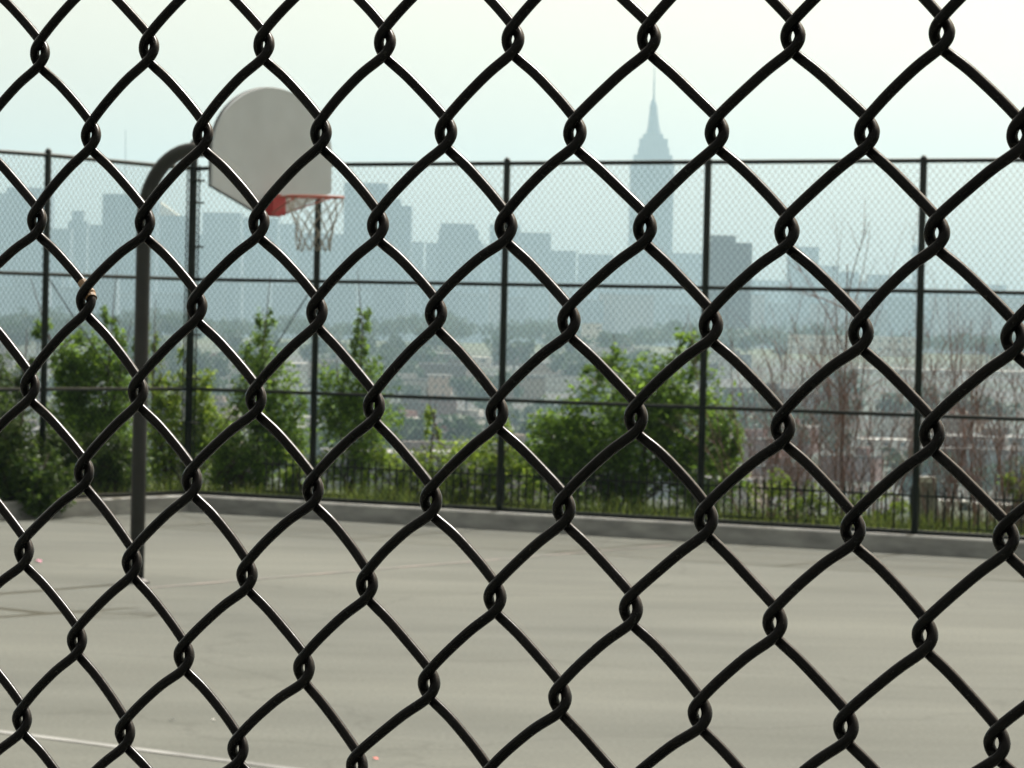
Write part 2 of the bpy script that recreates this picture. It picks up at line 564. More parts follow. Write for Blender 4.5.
# ground sheet, in fence-aligned coordinates, reaching past the skyline
def spread(lo, fine_lo, fine_hi, hi, step, grow=1.16):
    v = list(np.arange(fine_lo, fine_hi + 1e-6, step))
    d, x = step, fine_hi
    while x < hi:
        d = min(d * grow, 220.0); x = min(x + d, hi); v.append(x)
    d, x = step, fine_lo
    while x > lo:
        d = min(d * grow, 220.0); x = max(x - d, lo); v.insert(0, x)
    return v


ts = spread(-7000, -6, 9, 3600, 0.5)
ss = spread(-400, -1.0, 3.0, 8200, 0.2)
gb = MB()
gv_ = []
for s in ss:
    for t in ts:
        p = P0 + D * t + NN * s
        gv_.append((p[0], p[1], ground_z(p[0], p[1])))
nt_ = len(ts)
gb.add(gv_, [(a * nt_ + b, a * nt_ + b + 1, (a + 1) * nt_ + b + 1, (a + 1) * nt_ + b)[::-1]
             for a in range(len(ss) - 1) for b in range(nt_ - 1)])
tag(gb.build('ground', M['ground'], smooth=True), kind='structure')

# court sheet
cp = [PC, P0 + D * 30, P0 + D * 30 - NN * 60, PC + LD * 60 + D * 0]
cb = MB()
cb.add([(p[0], p[1], 0.0) for p in cp], [(0, 1, 2, 3)][:1])
court = cb.build('court', M['court'])
court.data.flip_normals() if court.data.polygons[0].normal.z < 0 else None
tag(court, kind='structure')


def gpt(px, py):
    d = ray(px, py)
    return CAM + d * (EYE / -d[2])


def line(a, b, w, z, m):
    a, b = np.array(a), np.array(b)
    d = (b - a); d[2] = 0; d /= np.linalg.norm(d)
    q = np.array([-d[1], d[0], 0]) * w / 2
    mbl = MB().add([(*(p)[:2], z) for p in (a - q, b - q, b + q, a + q)], [(0, 1, 2, 3)])
    o = mbl.build('court_marking', m)
    return tag(o, kind='structure')


a, b = gpt(150, 588), gpt(640, 548)
line(a - (b - a) * 0.02, b + (b - a) * 0.08, 0.075, 0.004, M['pink_line'])
a, b = gpt(0, 732), gpt(281, 768)
line(a - (b - a) * 1.5, b + (b - a) * 3.0, 0.085, 0.004, M['white_line'])


def hbar(mb, a, b, z, r, sides=8):
    mb.tube([(a[0], a[1], z), (b[0], b[1], z)], r, sides)
    return mb


# mesh panel shared by bays: woven zigzag wires in local x (along), z (up)
def panel_mesh(width, height, name):
    hu, hv = 0.038, 0.0445
    nw, nj = int(round(width / hu)), int(round(height / hv))
    hu, hv = width / nw, height / nj
    mbp = MB()
    jj = np.arange(nj + 1)
    for k in range(nw):
        right = (jj + k) % 2
        x = (k + right) * hu + np.where(right == 1, 0.0015, -0.0015)
        pts = np.stack([x, np.where(right == 1, 0.0, 0.0), jj * hv], 1)
        # three-sided wire: fast, thin, with the woven offset front/back at mid strand
        r = 0.0027
        V = np.concatenate([pts + (0, -r, 0), pts + (r * 0.87, r * 0.5, 0), pts + (-r * 0.87, r * 0.5, 0)], 1).reshape(-1, 3)
        fs = []
        for i in range(nj):
            for c in range(3):
                d_ = (c + 1) % 3
                fs.append((i * 3 + c, i * 3 + d_, i * 3 + 3 + d_, i * 3 + 3 + c))
        mbp.add(V, fs)
    return mbp.mesh(name, M['far_vinyl'], smooth=True)


PANEL = panel_mesh(BAY - 0.06, ZT - ZB, 'mesh_panel')
PANEL_S = panel_mesh(-CT - 0.06, ZT - ZB, 'mesh_panel_short')


def add_panel(parent, a, d, me, h_scale=1.0):
    o = link('mesh_panel', me, parent)
    pl = Matrix.Translation(-Vector(parent.location))
    o.matrix_basis = pl @ Matrix.Translation((a[0] + d[0] * 0.03, a[1] + d[1] * 0.03, ZB)) @ Matrix.Rotation(math.atan2(d[1], d[0]), 4, 'Z')
    o.scale.z = h_scale
    return o


def fence_run(name, label, o, d, posts, corner):
    root = empty(name, (o[0], o[1], 0.19), label, 'fence')
    for t in posts:
        p = o + d * t
        MB().tube([(p[0], p[1], 0.0), (p[0], p[1], ZT + 0.05), (p[0], p[1], ZT + 0.075)], [0.037, 0.037, 0.015], 12).build('post', M['post'], root, smooth=True)
    t0, t1 = min(posts + corner), max(posts + corner)
    return root, t0, t1


posts = [BAY * k for k in range(0, 7)]
right = empty('court_fence', (P0[0], P0[1], 0.19), 'tall dark green chain link fence behind the court, facing the skyline', 'fence')
for t in posts:
    p = P0 + D * t
    MB().tube([(p[0], p[1], 0.1), (p[0], p[1], ZT + 0.04), (p[0], p[1], ZT + 0.07)], [0.037, 0.037, 0.015], 12).build('post', M['post'], right, smooth=True)
MB().tube([(PC[0], PC[1], 0.1), (PC[0], PC[1], ZT + 0.26), (PC[0], PC[1], ZT + 0.30)], [0.046, 0.046, 0.018], 14).build('corner_post', M['post'], right, smooth=True)
E_ = P0 + D * posts[-1]
# rails; the short corner bay dips at the corner
r_ = MB()
r_.tube([(PC[0], PC[1], ZT - 0.04), (P0[0], P0[1], ZT), (E_[0], E_[1], ZT + 0.03)], 0.024, 10)
r_.build('top_rail', M['post'], right, smooth=True)
for nm, z, r in (('middle_rail', ZM1, 0.021), ('middle_rail', ZM2, 0.021), ('bottom_rail', ZB + 0.01, 0.024)):
    hbar(MB(), PC, E_, z, r, 10).build(nm, M['post'], right, smooth=True)
for t in posts[:-1]:
    add_panel(right, P0 + D * t, D, PANEL)
add_panel(right, PC, D, PANEL_S, 0.993)
q = PC + D * 0.085
MB().box((q[0], q[1], (ZB + ZT) / 2), (0.018, 0.006, ZT - ZB), math.atan2(D[1], D[0])).build('tension_bar', M['post'], right)
for z in (0.5, 1.0, 1.5, 2.0, 2.5, 3.0, 3.5, 3.75):
    MB().box((PC[0] + D[0] * 0.05, PC[1] + D[1] * 0.05, z), (0.13, 0.13, 0.022), math.atan2(D[1], D[0])).build('brace_band', M['post'], right)
MB().tube([(P0[0], P0[1], ZM1), (PC[0], PC[1], ZB + 0.1)], 0.007, 6).build('truss_rod', M['post'], right)

left = empty('side_fence', (PC[0] + LD[0] * 2, PC[1] + LD[1] * 2, 0.19), 'side run of dark chain link fence left of the hoop pole, half hidden by bushes', 'fence')
lposts = [2.34 + BAY * k for k in range(5)]
for t in lposts:
    p = PC + LD * t
    MB().tube([(p[0], p[1], 0.1), (p[0], p[1], ZT + 0.04), (p[0], p[1], ZT + 0.07)], [0.037, 0.037, 0.015], 12).build('post', M['post'], left, smooth=True)
LE = PC + LD * lposts[-1]
MB().tube([(PC[0], PC[1], ZT - 0.04), *[(*(PC + LD * t)[:2], ZT - 0.005) for t in lposts]], 0.024, 10).build('top_rail', M['post'], left, smooth=True)
for nm, z, r in (('middle_rail', ZM1, 0.021), ('middle_rail', ZM2, 0.021), ('bottom_rail', ZB + 0.01, 0.024)):
    hbar(MB(), PC + LD * 0.06, LE, z, r, 10).build(nm, M['post'], left, smooth=True)
for t in lposts[:-1]:
    add_panel(left, PC + LD * t, LD, PANEL)
add_panel(left, PC - LD * 0.02, LD, PANEL)
q = PC + LD * 0.10
MB().box((q[0], q[1], (ZB + ZT) / 2), (0.018, 0.006, ZT - ZB), math.atan2(LD[1], LD[0])).build('tension_bar', M['post'], left)
pl_ = PC + LD * lposts[0]
MB().tube([(pl_[0], pl_[1], ZM1), (PC[0] + LD[0] * .06, PC[1] + LD[1] * .06, ZB + 0.1)], 0.007, 6).build('truss_rod', M['post'], left)

# curb under both runs, one L shaped wall
hw = 0.15
ci = PC - NN * hw - LN * hw * 1.02
outl = [P0 + D * posts[-1] - NN * hw, P0 + D * posts[-1] + NN * hw, PC + NN * hw + LN * hw, LE + LN * hw, LE - LN * hw, ci]
cbm = MB()
zc0, zc1 = -0.05, 0.188
bev = 0.02
n_ = len(outl)
cen = PC
ring = []
for z, ins in ((zc0, 0.0), (zc1 - bev, 0.0), (zc1, bev)):
    h2 = hw - ins
    ring.append([(*(p)[:2], z) for p in (P0 + D * posts[-1] - NN * h2, P0 + D * posts[-1] + NN * h2, PC + NN * h2 + LN * h2,
                                         LE + LN * h2, LE - LN * h2, PC - NN * h2 - LN * h2)])
vs = sum(ring, [])
fs = []
for l in range(2):
    for i in range(n_):
        j = (i + 1) % n_
        fs.append((l * n_ + i, l * n_ + j, (l + 1) * n_ + j, (l + 1) * n_ + i))
fs.append((12, 13, 14, 17)); fs.append((14, 15, 16, 17))
cbm.add(vs, fs)
curb = cbm.build('curb_wall', M['concrete'])
joint_m = mat('joint_filler', (0.035, 0.035, 0.033), None, 9, 0.95)
for k in range(-1, 6):
    q = P0 + D * (0.9 + 3.0 * k if k >= 0 else -1.2) - NN * (hw + 0.001)
    MB().box((q[0], q[1], 0.083), (0.014, 0.006, 0.168), math.atan2(D[1], D[0])).build('expansion_joint', joint_m, curb)
tag(curb, 'low weathered concrete curb running under the far fences', 'curb')

# ------------------------------------------------------------------ basketball hoop
TH = math.radians(50)
bn = np.array([math.sin(TH), -math.cos(TH), 0.0])       # facing of the board
bx = np.array([math.cos(TH), math.sin(TH), 0.0])
bz = np.array([0, 0, 1.0])
PB = gpt(136.5, 583.0)
REACH = 1.46
BC = PB + bn * REACH
ZA, ZR = 3.58, 3.19
hoop = empty('basketball_hoop', (PB[0], PB[1], 0.0), 'outdoor basketball hoop on grey gooseneck pole with worn white fan board', 'basketball hoop')
R_ = 0.56
path = [(PB[0], PB[1], -0.02), (PB[0], PB[1], 1.2), (PB[0], PB[1], ZA - R_)]
for k in range(1, 13):
    a = k / 12 * math.pi / 2
    q = PB + bn * R_ * (1 - math.cos(a))
    path.append((q[0], q[1], ZA - R_ + R_ * math.sin(a)))
q = PB + bn * (REACH - 0.10)
path.append((q[0], q[1], ZA))
MB().tube(path, 0.061, 20).build('pole', M['hoop_pole'], hoop, smooth=True)
MB().tube([(PB[0], PB[1], 0.0), (PB[0], PB[1], 0.015), (PB[0], PB[1], 0.04)], [0.11, 0.11, 0.066], 16).build('base_collar', M['hoop_pole'], hoop, smooth=False)
# mount behind the board
q = PB + bn * (REACH - 0.07)
mm = MB()
mm.prism([(-0.20, -0.16), (0.20, -0.16), (0.20, 0.16), (-0.20, 0.16)], (q[0], q[1], ZA), bx, bn, bz, 0.025)
for sx_ in (-1, 1):
    for z_ in (-0.13, 0.13):
        c = q + bx * 0.17 * sx_
        mm.tube([(*(c)[:2], ZA + z_), (*(c + bn * 0.06)[:2], ZA + z_)], 0.012, 8)
mm.build('board_mount', M['hoop_pole'], hoop)
# fan shaped board
hwid = 0.685
out = [(-0.17, 3.065), (0.17, 3.065), (hwid, 3.255), (hwid, 3.53)]
for k in range(1, 32):
    a = k / 32 * math.pi
    out.append((hwid * math.cos(a), 3.53 + 0.53 * math.sin(a) ** 0.97))
out += [(-hwid, 3.53), (-hwid, 3.255)]
MB().prism(out, BC, bx, bn, bz, 0.022).build('backboard', M['board'], hoop)
# rolled metal edge round the board's back
eo = [tuple(BC + bx * a * 1.004 + bz * b - bn * 0.02) for a, b in out]
MB().tube(eo, 0.010, 6, closed=True).build('board_edge', M['board_edge'], hoop, smooth=True)
# rim
RC = BC + bn * 0.475; RR = 0.2286
rb = MB()
ring_ = [tuple(RC + bx * RR * math.cos(a) + bn * RR * math.sin(a) + bz * ZR) for a in np.arange(48) / 48 * 2 * math.pi]
rb.tube(ring_, 0.0085, 8, closed=True)
for sx_ in (-1, 1):
    a_ = BC + bn * 0.08 + bx * 0.07 * sx_ + bz * (ZR - 0.13)
    b_ = RC + bx * 0.19 * sx_ - bn * 0.02 + bz * (ZR - 0.006)
    rb.tube([a_, (a_ + b_) / 2 + bz * 0.004, b_], 0.007, 6)
    rb.tube([BC + bn * 0.08 + bx * 0.07 * sx_ + bz * ZR, RC - bn * 0.20 + bx * 0.10 * sx_ + bz * ZR], 0.009, 6)
rim = rb.build('rim', M['rim'], hoop, smooth=True)
bk = MB()
bk.prism([(-0.085, -0.155), (0.085, -0.155), (0.085, 0.025), (-0.085, 0.025)], BC + bn * 0.017 + bz * ZR, bx, bn, bz, 0.012)
bk.prism([(-0.075, -0.145), (0.075, -0.145), (0.075, 0.012), (-0.075, 0.012)], BC + bn * 0.055 + bz * ZR, bx, bn, bz, 0.064)
bk.build('bracket', M['red'], hoop)
# net: crossing cords
nb_ = MB()
NS = 12
zs = [0, -0.07, -0.14, -0.21, -0.28, -0.35, -0.42]
rs = [RR, 0.205, 0.178, 0.156, 0.142, 0.134, 0.130]
rn = random.Random(3)
wob = {(i, l): (rn.uniform(-.012, .012), rn.uniform(-.012, .012), rn.uniform(-.008, .008)) for i in range(2 * NS) for l in range(7)}


def npt(i, l):
    a = 2 * math.pi * i / (2 * NS)
    w = wob[(i % (2 * NS), l)] if l else (0, 0, 0)
    c = RC + bx * (rs[l] * math.cos(a) + w[0]) + bn * (rs[l] * math.sin(a) + w[1]) + bz * (ZR - 0.012 + zs[l] + w[2])
    return tuple(c)


for i in range(0, 2 * NS, 2):
    for sgn in (1, -1):
        pts = [npt(i + sgn * (l % 2), l) for l in range(7)]
        nb_.tube(pts, 0.0037, 5)
nb_.build('net', M['net'], hoop, smooth=True)

# ------------------------------------------------------------------ picket fence beyond
pk = empty('iron_picket_fence', (P0[0] + NN[0] * 1.1, P0[1] + NN[1] * 1.1, ground_z(P0[0] + NN[0] * 1.1, P0[1] + NN[1] * 1.1)),
           'low black iron picket fence standing in grass just beyond the chain link', 'fence')
o_ = P0 + NN * 1.1
pm = MB()
t_a, t_b, pit = -1.4, 14.4, 0.095
for k in range(int((t_b - t_a) / pit)):
    p = o_ + D * (t_a + k * pit)
    g = ground_z(p[0], p[1])
    zt = 0.62 + 0.01 * math.sin(k * 1.7)
    pm.tube([(p[0], p[1], g - 0.05), (p[0], p[1], zt - 0.05), (p[0], p[1], zt)], [0.0115, 0.0115, 0.003], 5)
tag(pm.build('pickets', M['post'], pk), kind='stuff')
for z in (0.52, 0.20):
    hbar(MB(), o_ + D * (t_a - .05), o_ + D * t_b, z, 0.012, 6).build('rail', M['post'], pk)

# ------------------------------------------------------------------ plants by the fence
def leaves(mb, C, size, rng, up=0.35):
    n = len(C)
    a = rng.normal(size=(n, 3)); a[:, 2] *= 0.5
    a /= np.linalg.norm(a, axis=1)[:, None]
    nn = rng.normal(size=(n, 3)); nn[:, 2] = np.abs(nn[:, 2]) + up
    b = np.cross(nn, a); b /= np.linalg.norm(b, axis=1)[:, None]
    nrm = np.cross(a, b)
    L = size * rng.uniform(0.6, 1.35, n)[:, None]
    Wd = L * rng.uniform(0.36, 0.55, n)[:, None]
    v = np.stack([C - a * L * 0.5, C + b * Wd * 0.5 + nrm * L * 0.06, C + a * L * 0.5 - nrm * L * 0.12, C - b * Wd * 0.5 + nrm * L * 0.06], 1)
    fs = []
    for i in range(n):
        q = i * 4
        fs.append((q, q + 1, q + 2)); fs.append((q, q + 2, q + 3))
    mb.add(v.reshape(-1, 3), fs)


def blob_points(c, r, n, rng, clumps):
    """leaf positions in an ellipsoid, gathered on small sprays so that gaps stay open"""
    u = rng.normal(size=(clumps, 3)); u /= np.linalg.norm(u, axis=1)[:, None]
    cc = u * (rng.uniform(0.15, 1.0, clumps) ** 0.55)[:, None]
    idx = rng.integers(0, clumps, n)
    spray = rng.normal(size=(n, 3)) * np.array([0.13, 0.13, 0.15])
    return np.array(c) + (cc[idx] + spray) * np.array(r)


def px_plant(name, label, cat, base, Y, blobs, lm, size=0.075, dens=1.0, seed=1, spill=0.28, group=None, stems=3):
    """blobs: outline lobes measured in the picture (x, y, half width, half height), built at depth Y with matching thickness"""
    rng = np.random.default_rng(seed)
    k = Y / F
    b = at(base, horizon(base), Y)
    gz = ground_z(b[0], b[1])
    root = empty(name, (b[0], b[1], gz), label, cat, group)
    fo, tr = MB(), MB()
    for bi, (x, y, rx, ry, dn) in enumerate(blobs):
        c = at(x, y, Y + rng.uniform(-0.15, 0.15))
        r = np.array([rx * k * 1.09, min(rx, 55) * k * 0.9, ry * k * 1.03])
        n = int(dens * dn * 7600 * (r[0] * r[2]) + 25)
        C = blob_points(c, r, n, rng, max(6, n // 30))
        C = C[C[:, 2] > gz + 0.03]
        # leaves stay off the court
        sd = np.maximum((C - P0) @ NN, (C - PC) @ LN)
        C = C[sd > -spill]
        leaves(fo, C, size, rng)
        for s_ in range(max(1, stems if bi < 2 else 1)):
            st = np.array([b[0] + rng.normal() * 0.07, b[1] + rng.normal() * 0.07, gz - 0.05])
            e = c + rng.normal(size=3) * r * 0.25
            e[2] = max(e[2], gz + 0.2)
            mid = st * 0.45 + e * 0.55 + np.array([rng.normal() * 0.05, rng.normal() * 0.05, 0])
            tr.tube([st, mid, e + (e - mid) * 0.5], [0.022, 0.013, 0.004], 6)
            for q in range(5):
                t = rng.uniform(0.3, 1.0)
                sp0 = st * (1 - t) + e * t
                dv = rng.normal(size=3) * r * 0.55
                tr.tube([sp0, sp0 + dv * 0.6 + (0, 0, 0.03), sp0 + dv], [0.008, 0.006, 0.002], 4)
    tr.build('trunk', M['bark'], root, smooth=True)
    fo.build('foliage', lm, root)
    return root


px_plant('leafy_tree', 'dense dark leafy tree behind the side fence just left of the pole', 'tree', 100, 40.6,
         [(100, 405, 34, 64, 1.6), (92, 455, 48, 44, 1.4), (72, 352, 24, 30, .8), (44, 326, 13, 14, .35), (113, 318, 10, 16, .35), (128, 345, 12, 30, .5), (64, 410, 22, 45, .9)],
         M['leaf_mid'], 0.085, 1.0, 21)
px_plant('shrub', 'big dark bush spilling over the curb in the far left corner', 'shrub', 20, 37.7,
         [(20, 470, 38, 42, 1.6), (-6, 440, 30, 46, 1.4), (44, 488, 26, 26, 1.5), (22, 496, 36, 18, 1.6), (-30, 470, 30, 50, 1.2)], M['leaf_dark'], 0.075, 1.25, 22, spill=0.8)
px_plant('shrub', 'dense dark low bush along the side fence directly left of the pole', 'shrub', 100, 39.9,
         [(84, 470, 34, 34, 1.5), (120, 466, 26, 36, 1.4), (62, 450, 24, 34, 1.3)], M['leaf_dark'], 0.075, 1.2, 122)
px_plant('shrub', 'tall muted shrub at the left picture edge behind the side fence', 'shrub', 4, 42.5,
         [(4, 400, 32, 42, 1.0), (24, 372, 14, 18, .5), (-20, 420, 30, 60, .8)], M['leaf_dark'], 0.08, 0.9, 23)
px_plant('shrub', 'loose bright green shrub between hoop pole and corner post', 'shrub', 172, fence_Y(172, 2.0) ,
         [(172, 440, 28, 46, .9), (158, 395, 18, 32, .6), (200, 405, 20, 38, .7), (214, 452, 24, 40, .9), (186, 365, 10, 22, .3), (150, 340, 8, 24, .35)],
         M['leaf_light'], 0.075, 1.4, 24)
px_plant('shrub', 'low rounded green bush between the corner post and cone shaped tree', 'shrub', 232, fence_Y(232, 1.4),
         [(228, 466, 20, 28, 1.2), (246, 474, 20, 22, 1.1)], M['leaf_mid'], 0.07, 1.0, 124)
px_plant('shrub', 'low pale green bush between the cone shaped and slim pointed trees', 'shrub', 308, fence_Y(308, 1.4),
         [(300, 474, 22, 24, 1.1), (322, 478, 18, 22, 1.0)], M['leaf_light'], 0.07, 1.0, 125)
px_plant('conical_tree', 'broad cone shaped young tree behind the fence right of corner post', 'tree', 262, fence_Y(262, 1.9),
         [(260, 446, 44, 48, 1.2), (262, 392, 33, 40, 1.0), (265, 350, 22, 28, .7), (266, 318, 11, 18, .5), (288, 420, 20, 40, .8)], M['leaf_mid'], 0.075, 1.0, 25)
px_plant('conical_tree', 'slim pointed tree behind the fence post under the hoop net', 'tree', 357, fence_Y(357, 1.7),
         [(356, 435, 38, 52, 1.3), (358, 385, 24, 36, 1.0), (362, 345, 13, 24, .7), (364, 316, 6, 16, .5), (332, 400, 18, 34, .7)], M['leaf_mid'], 0.07, 1.0, 26)
px_plant('shrub', 'low yellow green bush at the foot of the slim pointed tree', 'shrub', 392, fence_Y(392, 1.5),
         [(392, 472, 26, 26, 1.0), (412, 482, 18, 16, .8)], M['leaf_light'], 0.07, 1.0, 27)
px_plant('sapling', 'thin airy sapling standing alone between two fence bays', 'tree', 428, fence_Y(428, 2.0),
         [(428, 450, 13, 34, .5), (430, 415, 8, 14, .45)], M['leaf_light'], 0.07, 0.8, 28, stems=2)
px_plant('shrub', 'low loose yellow green bush left of the wide bush', 'shrub', 476, fence_Y(476, 1.6),
         [(466, 474, 36, 32, 1.1), (500, 454, 22, 36, .8), (522, 480, 26, 30, 1.1), (440, 484, 22, 20, 1.0)], M['leaf_light'], 0.07, 1.1, 29)
px_plant('shrub', 'wide dense bright green bush in the middle of the far fence', 'shrub', 625, fence_Y(625, 1.9),
         [(622, 440, 66, 62, 0.9), (562, 446, 38, 46, 1.1), (688, 425, 44, 56, 1.0), (610, 365, 24, 24, .7), (684, 356, 24, 24, .6),
          (590, 475, 56, 38, 1.2), (700, 475, 42, 40, 1.1), (648, 396, 36, 36, 1.0), (728, 440, 18, 30, .5)], M['leaf_mid'], 0.085, 1.0, 30)
px_plant('shrub', 'low scattered green weeds under the bare shrubs', 'weeds', 830, fence_Y(830, 1.5),
         [(775, 500, 30, 24, .8), (812, 506, 26, 20, .7), (850, 510, 26, 20, .7), (890, 512, 24, 20, .6)], M['leaf_light'], 0.06, 0.9, 131, stems=2)
px_plant('shrub', 'small rounded yellow green bush at the right picture edge', 'shrub', 1022, fence_Y(1022, 2.2),
         [(1022, 486, 20, 20, 1.2), (1040, 490, 24, 24, 1.2)], M['leaf_light'], 0.06, 1.1, 31)


def bare_shrub(px, off, ytop, spreadpx, n, label, seed, main=False):
    rng = np.random.default_rng(seed)
    Y = fence_Y(px, off)
    b = at(px, horizon(px), Y)
    gz = ground_z(b[0], b[1])
    top = at(px, ytop, Y)[2]
    H = top - gz
    root = MB()
    k = Y / F

    def stem(p, dirv, L, r, depth):
        pts = [p]
        d_ = dirv / np.linalg.norm(dirv)
        ns = 6
        for i in range(ns):
            d_ = d_ + rng.normal(size=3) * 0.07 + np.array([0, 0, 0.03])
            d_ /= np.linalg.norm(d_)
            pts.append(pts[-1] + d_ * L / ns)
        root.tube(pts, np.linspace(r, r * 0.35, ns + 1), 5)
        if depth > 0:
            for q in range(rng.integers(4, 8) if depth > 1 else rng.integers(2, 5)):
                i = rng.integers(1, ns)
                dv = d_ + rng.normal(size=3) * 0.5
                dv[2] = abs(dv[2]) + 0.25
                stem(pts[i], dv, L * rng.uniform(0.25, 0.5), r * 0.5, depth - 1)

    for i in range(int(n * 2.2)):
        sp = rng.normal() * spreadpx * k
        st = np.array([b[0] + sp * 0.3, b[1] + rng.normal() * 0.1, gz - 0.04])
        h = H * (rng.uniform(0.45, 0.95) if i else 1.0)
        dirv = np.array([sp * 1.5 if i or not main else 0.0, rng.normal() * 0.2, h])
        stem(st, dirv, h, 0.0068 if not (main and i == 0) else 0.017, 2)
    o = root.build('bare_shrub', M['twig'], None)
    tag(o, label, 'shrub', 'bare shrubs at the right of the far fence')
    return o


bare_shrub(768, 1.7, 318, 26, 10, 'bare reddish twiggy shrub right beside the wide green bush', 41)
bare_shrub(800, 2.4, 300, 22, 8, 'bare shrub second from the wide green bush, thin grey stems', 42)
bare_shrub(848, 1.8, 258, 16, 7, 'tall bare sapling with one straight dark stem left of third post', 43, True)
bare_shrub(882, 2.3, 290, 24, 9, 'bare tangled shrub directly left of the third fence post', 44)
bare_shrub(948, 1.9, 275, 20, 8, 'bare fan shaped shrub directly right of the third fence post', 45)
bare_shrub(985, 2.5, 315, 24, 10, 'bare brown shrub second to the right of third fence post', 46)
bare_shrub(1020, 2.0, 330, 24, 10, 'bare leaning shrub at the right picture edge', 47)

# grass on the bank
gm = MB()
n = 26000
rng = np.random.default_rng(5)
tt = rng.uniform(-1.75, 15, n); so = 0.25 + rng.gamma(1.6, 1.6, n)
B = P0 + tt[:, None] * D + so[:, None] * NN
m2 = n // 4                                            # the bank behind the side fence and round the corner
tl, sl = rng.uniform(-5, 6, m2), 0.25 + rng.gamma(1.6, 1.4, m2)
B[:m2] = PC + tl[:, None] * LD + sl[:, None] * LN
B[:, 2] = [ground_z(x, y) - 0.01 for x, y in B[:, :2]]
# clumps of taller weeds
hgt = 0.10 + 0.20 * (0.5 + 0.5 * np.sin(tt * 2.1 + np.sin(so * 3))) * rng.uniform(0.5, 1.3, n)
an = rng.uniform(0, 2 * math.pi, n)
wv = np.stack([np.cos(an), np.sin(an), np.zeros(n)], 1) * 0.008
ln = np.stack([rng.normal(0, .06, n), rng.normal(0, .06, n), hgt], 1)
gm.add(np.stack([B - wv, B + wv, B + ln], 1).reshape(-1, 3), [(3 * i, 3 * i + 1, 3 * i + 2) for i in range(n)])
tag(gm.build('grass', M['grass']), 'rough green grass on the bank beyond the fence', 'grass', kind='stuff')

# ------------------------------------------------------------------ litter on the court
def scrap(name, label, px, py, s, m, seed):
    rn = random.Random(seed)
    p = gpt(px, py)
    mbs = MB()
    k = 7
    v = [(p[0] + rn.uniform(.6, 1) * s * math.cos(i / k * 6.283), p[1] + rn.uniform(.6, 1) * s * math.sin(i / k * 6.283), 0.006 + rn.uniform(0, .5) * s) for i in range(k)]
    v.append((p[0], p[1], s * 0.55))
    mbs.add(v, [(i, (i + 1) % k, k) for i in range(k)])
    tag(mbs.build(name, m), label, 'litter')


M['pink'] = mat('pink_paper', (0.70, 0.28, 0.42), None, 40, 0.7)
M['scarlet'] = mat('scarlet_plastic', (0.65, 0.06, 0.03), None, 40, 0.5)
M['paper'] = mat('white_paper', (0.75, 0.74, 0.70), None, 40, 0.7)
scrap('paper_scrap', 'pink scrap of paper lying on the court left of the pole', 38, 563, 0.055, M['pink'], 1)
scrap('plastic_scrap', 'tiny orange red plastic bit on the court at bottom edge', 375, 760, 0.02, M['scarlet'], 2)
scrap('paper_scrap', 'small white paper bit on the court, nearer the pole', 172, 721, 0.02, M['paper'], 3)
scrap('paper_scrap', 'small white paper bit on the court, further right of its twin', 213, 721, 0.016, M['paper'], 4)

# ------------------------------------------------------------------ town below
wallc = {'brick': (0.22, 0.10, 0.085), 'brown': (0.13, 0.095, 0.08), 'tan': (0.32, 0.24, 0.18), 'grey': (0.20, 0.20, 0.21), 'white': (0.58, 0.56, 0.52)}
FM = {k: facade_mat('town_wall_' + k, c, glass=tuple(q * 0.45 for q in c), bw=2.6, rh=3.2, gap=1.7) for k, c in wallc.items()}
RM = {'dark': mat('tar_roof', (0.08, 0.08, 0.08), None, 0.3, 1.0, spec=0.1), 'grey': mat('grey_roof', (0.18, 0.175, 0.17), None, 0.3, 1.0, spec=0.1),
      'silver': mat('silver_roof', (0.36, 0.36, 0.35), (0.28, 0.28, 0.28), 0.3, 1.0, spec=0.1), 'white': mat('white_roof', (0.62, 0.61, 0.58), None, 0.3, 1.0, spec=0.1)}


def house_proto(w, d, h, wall, roof):
    a = MB().box((0, 0, h / 2 - 1), (w, d, h + 2)).mesh('wall', FM[wall])
    b = MB().box((0, 0, h + 0.25), (w + 0.5, d + 0.5, 0.5)).mesh('roof', RM[roof])
    c = MB().box((w * 0.2, d * 0.1, h + 1.8), (w * 0.22, d * 0.25, 2.6)).mesh('bulkhead', FM[wall])
    return a, b, c


protos = []
for wall in wallc:
    for roof in ('dark', 'grey', 'silver', 'white'):
        for v in range({'dark': 4, 'grey': 4, 'silver': 2, 'white': 1}[roof]):
            protos.append((wall, roof, house_proto(random.uniform(16, 46), random.uniform(14, 26), random.uniform(8, 14), wall, roof)))
wname = {'brick': 'red brick', 'brown': 'brown', 'tan': 'tan', 'grey': 'grey', 'white': 'white walled'}
rn = random.Random(19)
CLEAR = [(415, 465, 1810), (785, 930, 2530), (850, 1050, 2220), (576, 608, 2500), (456, 496, 2200), (264, 318, 2080), (514, 554, 1990), (856, 918, 1490)]


def blocked(x, y):
    px = 512 + x / y * F
    return any(a <= px <= b and yb - 420 < y < yb + 60 for a, b, yb in CLEAR)


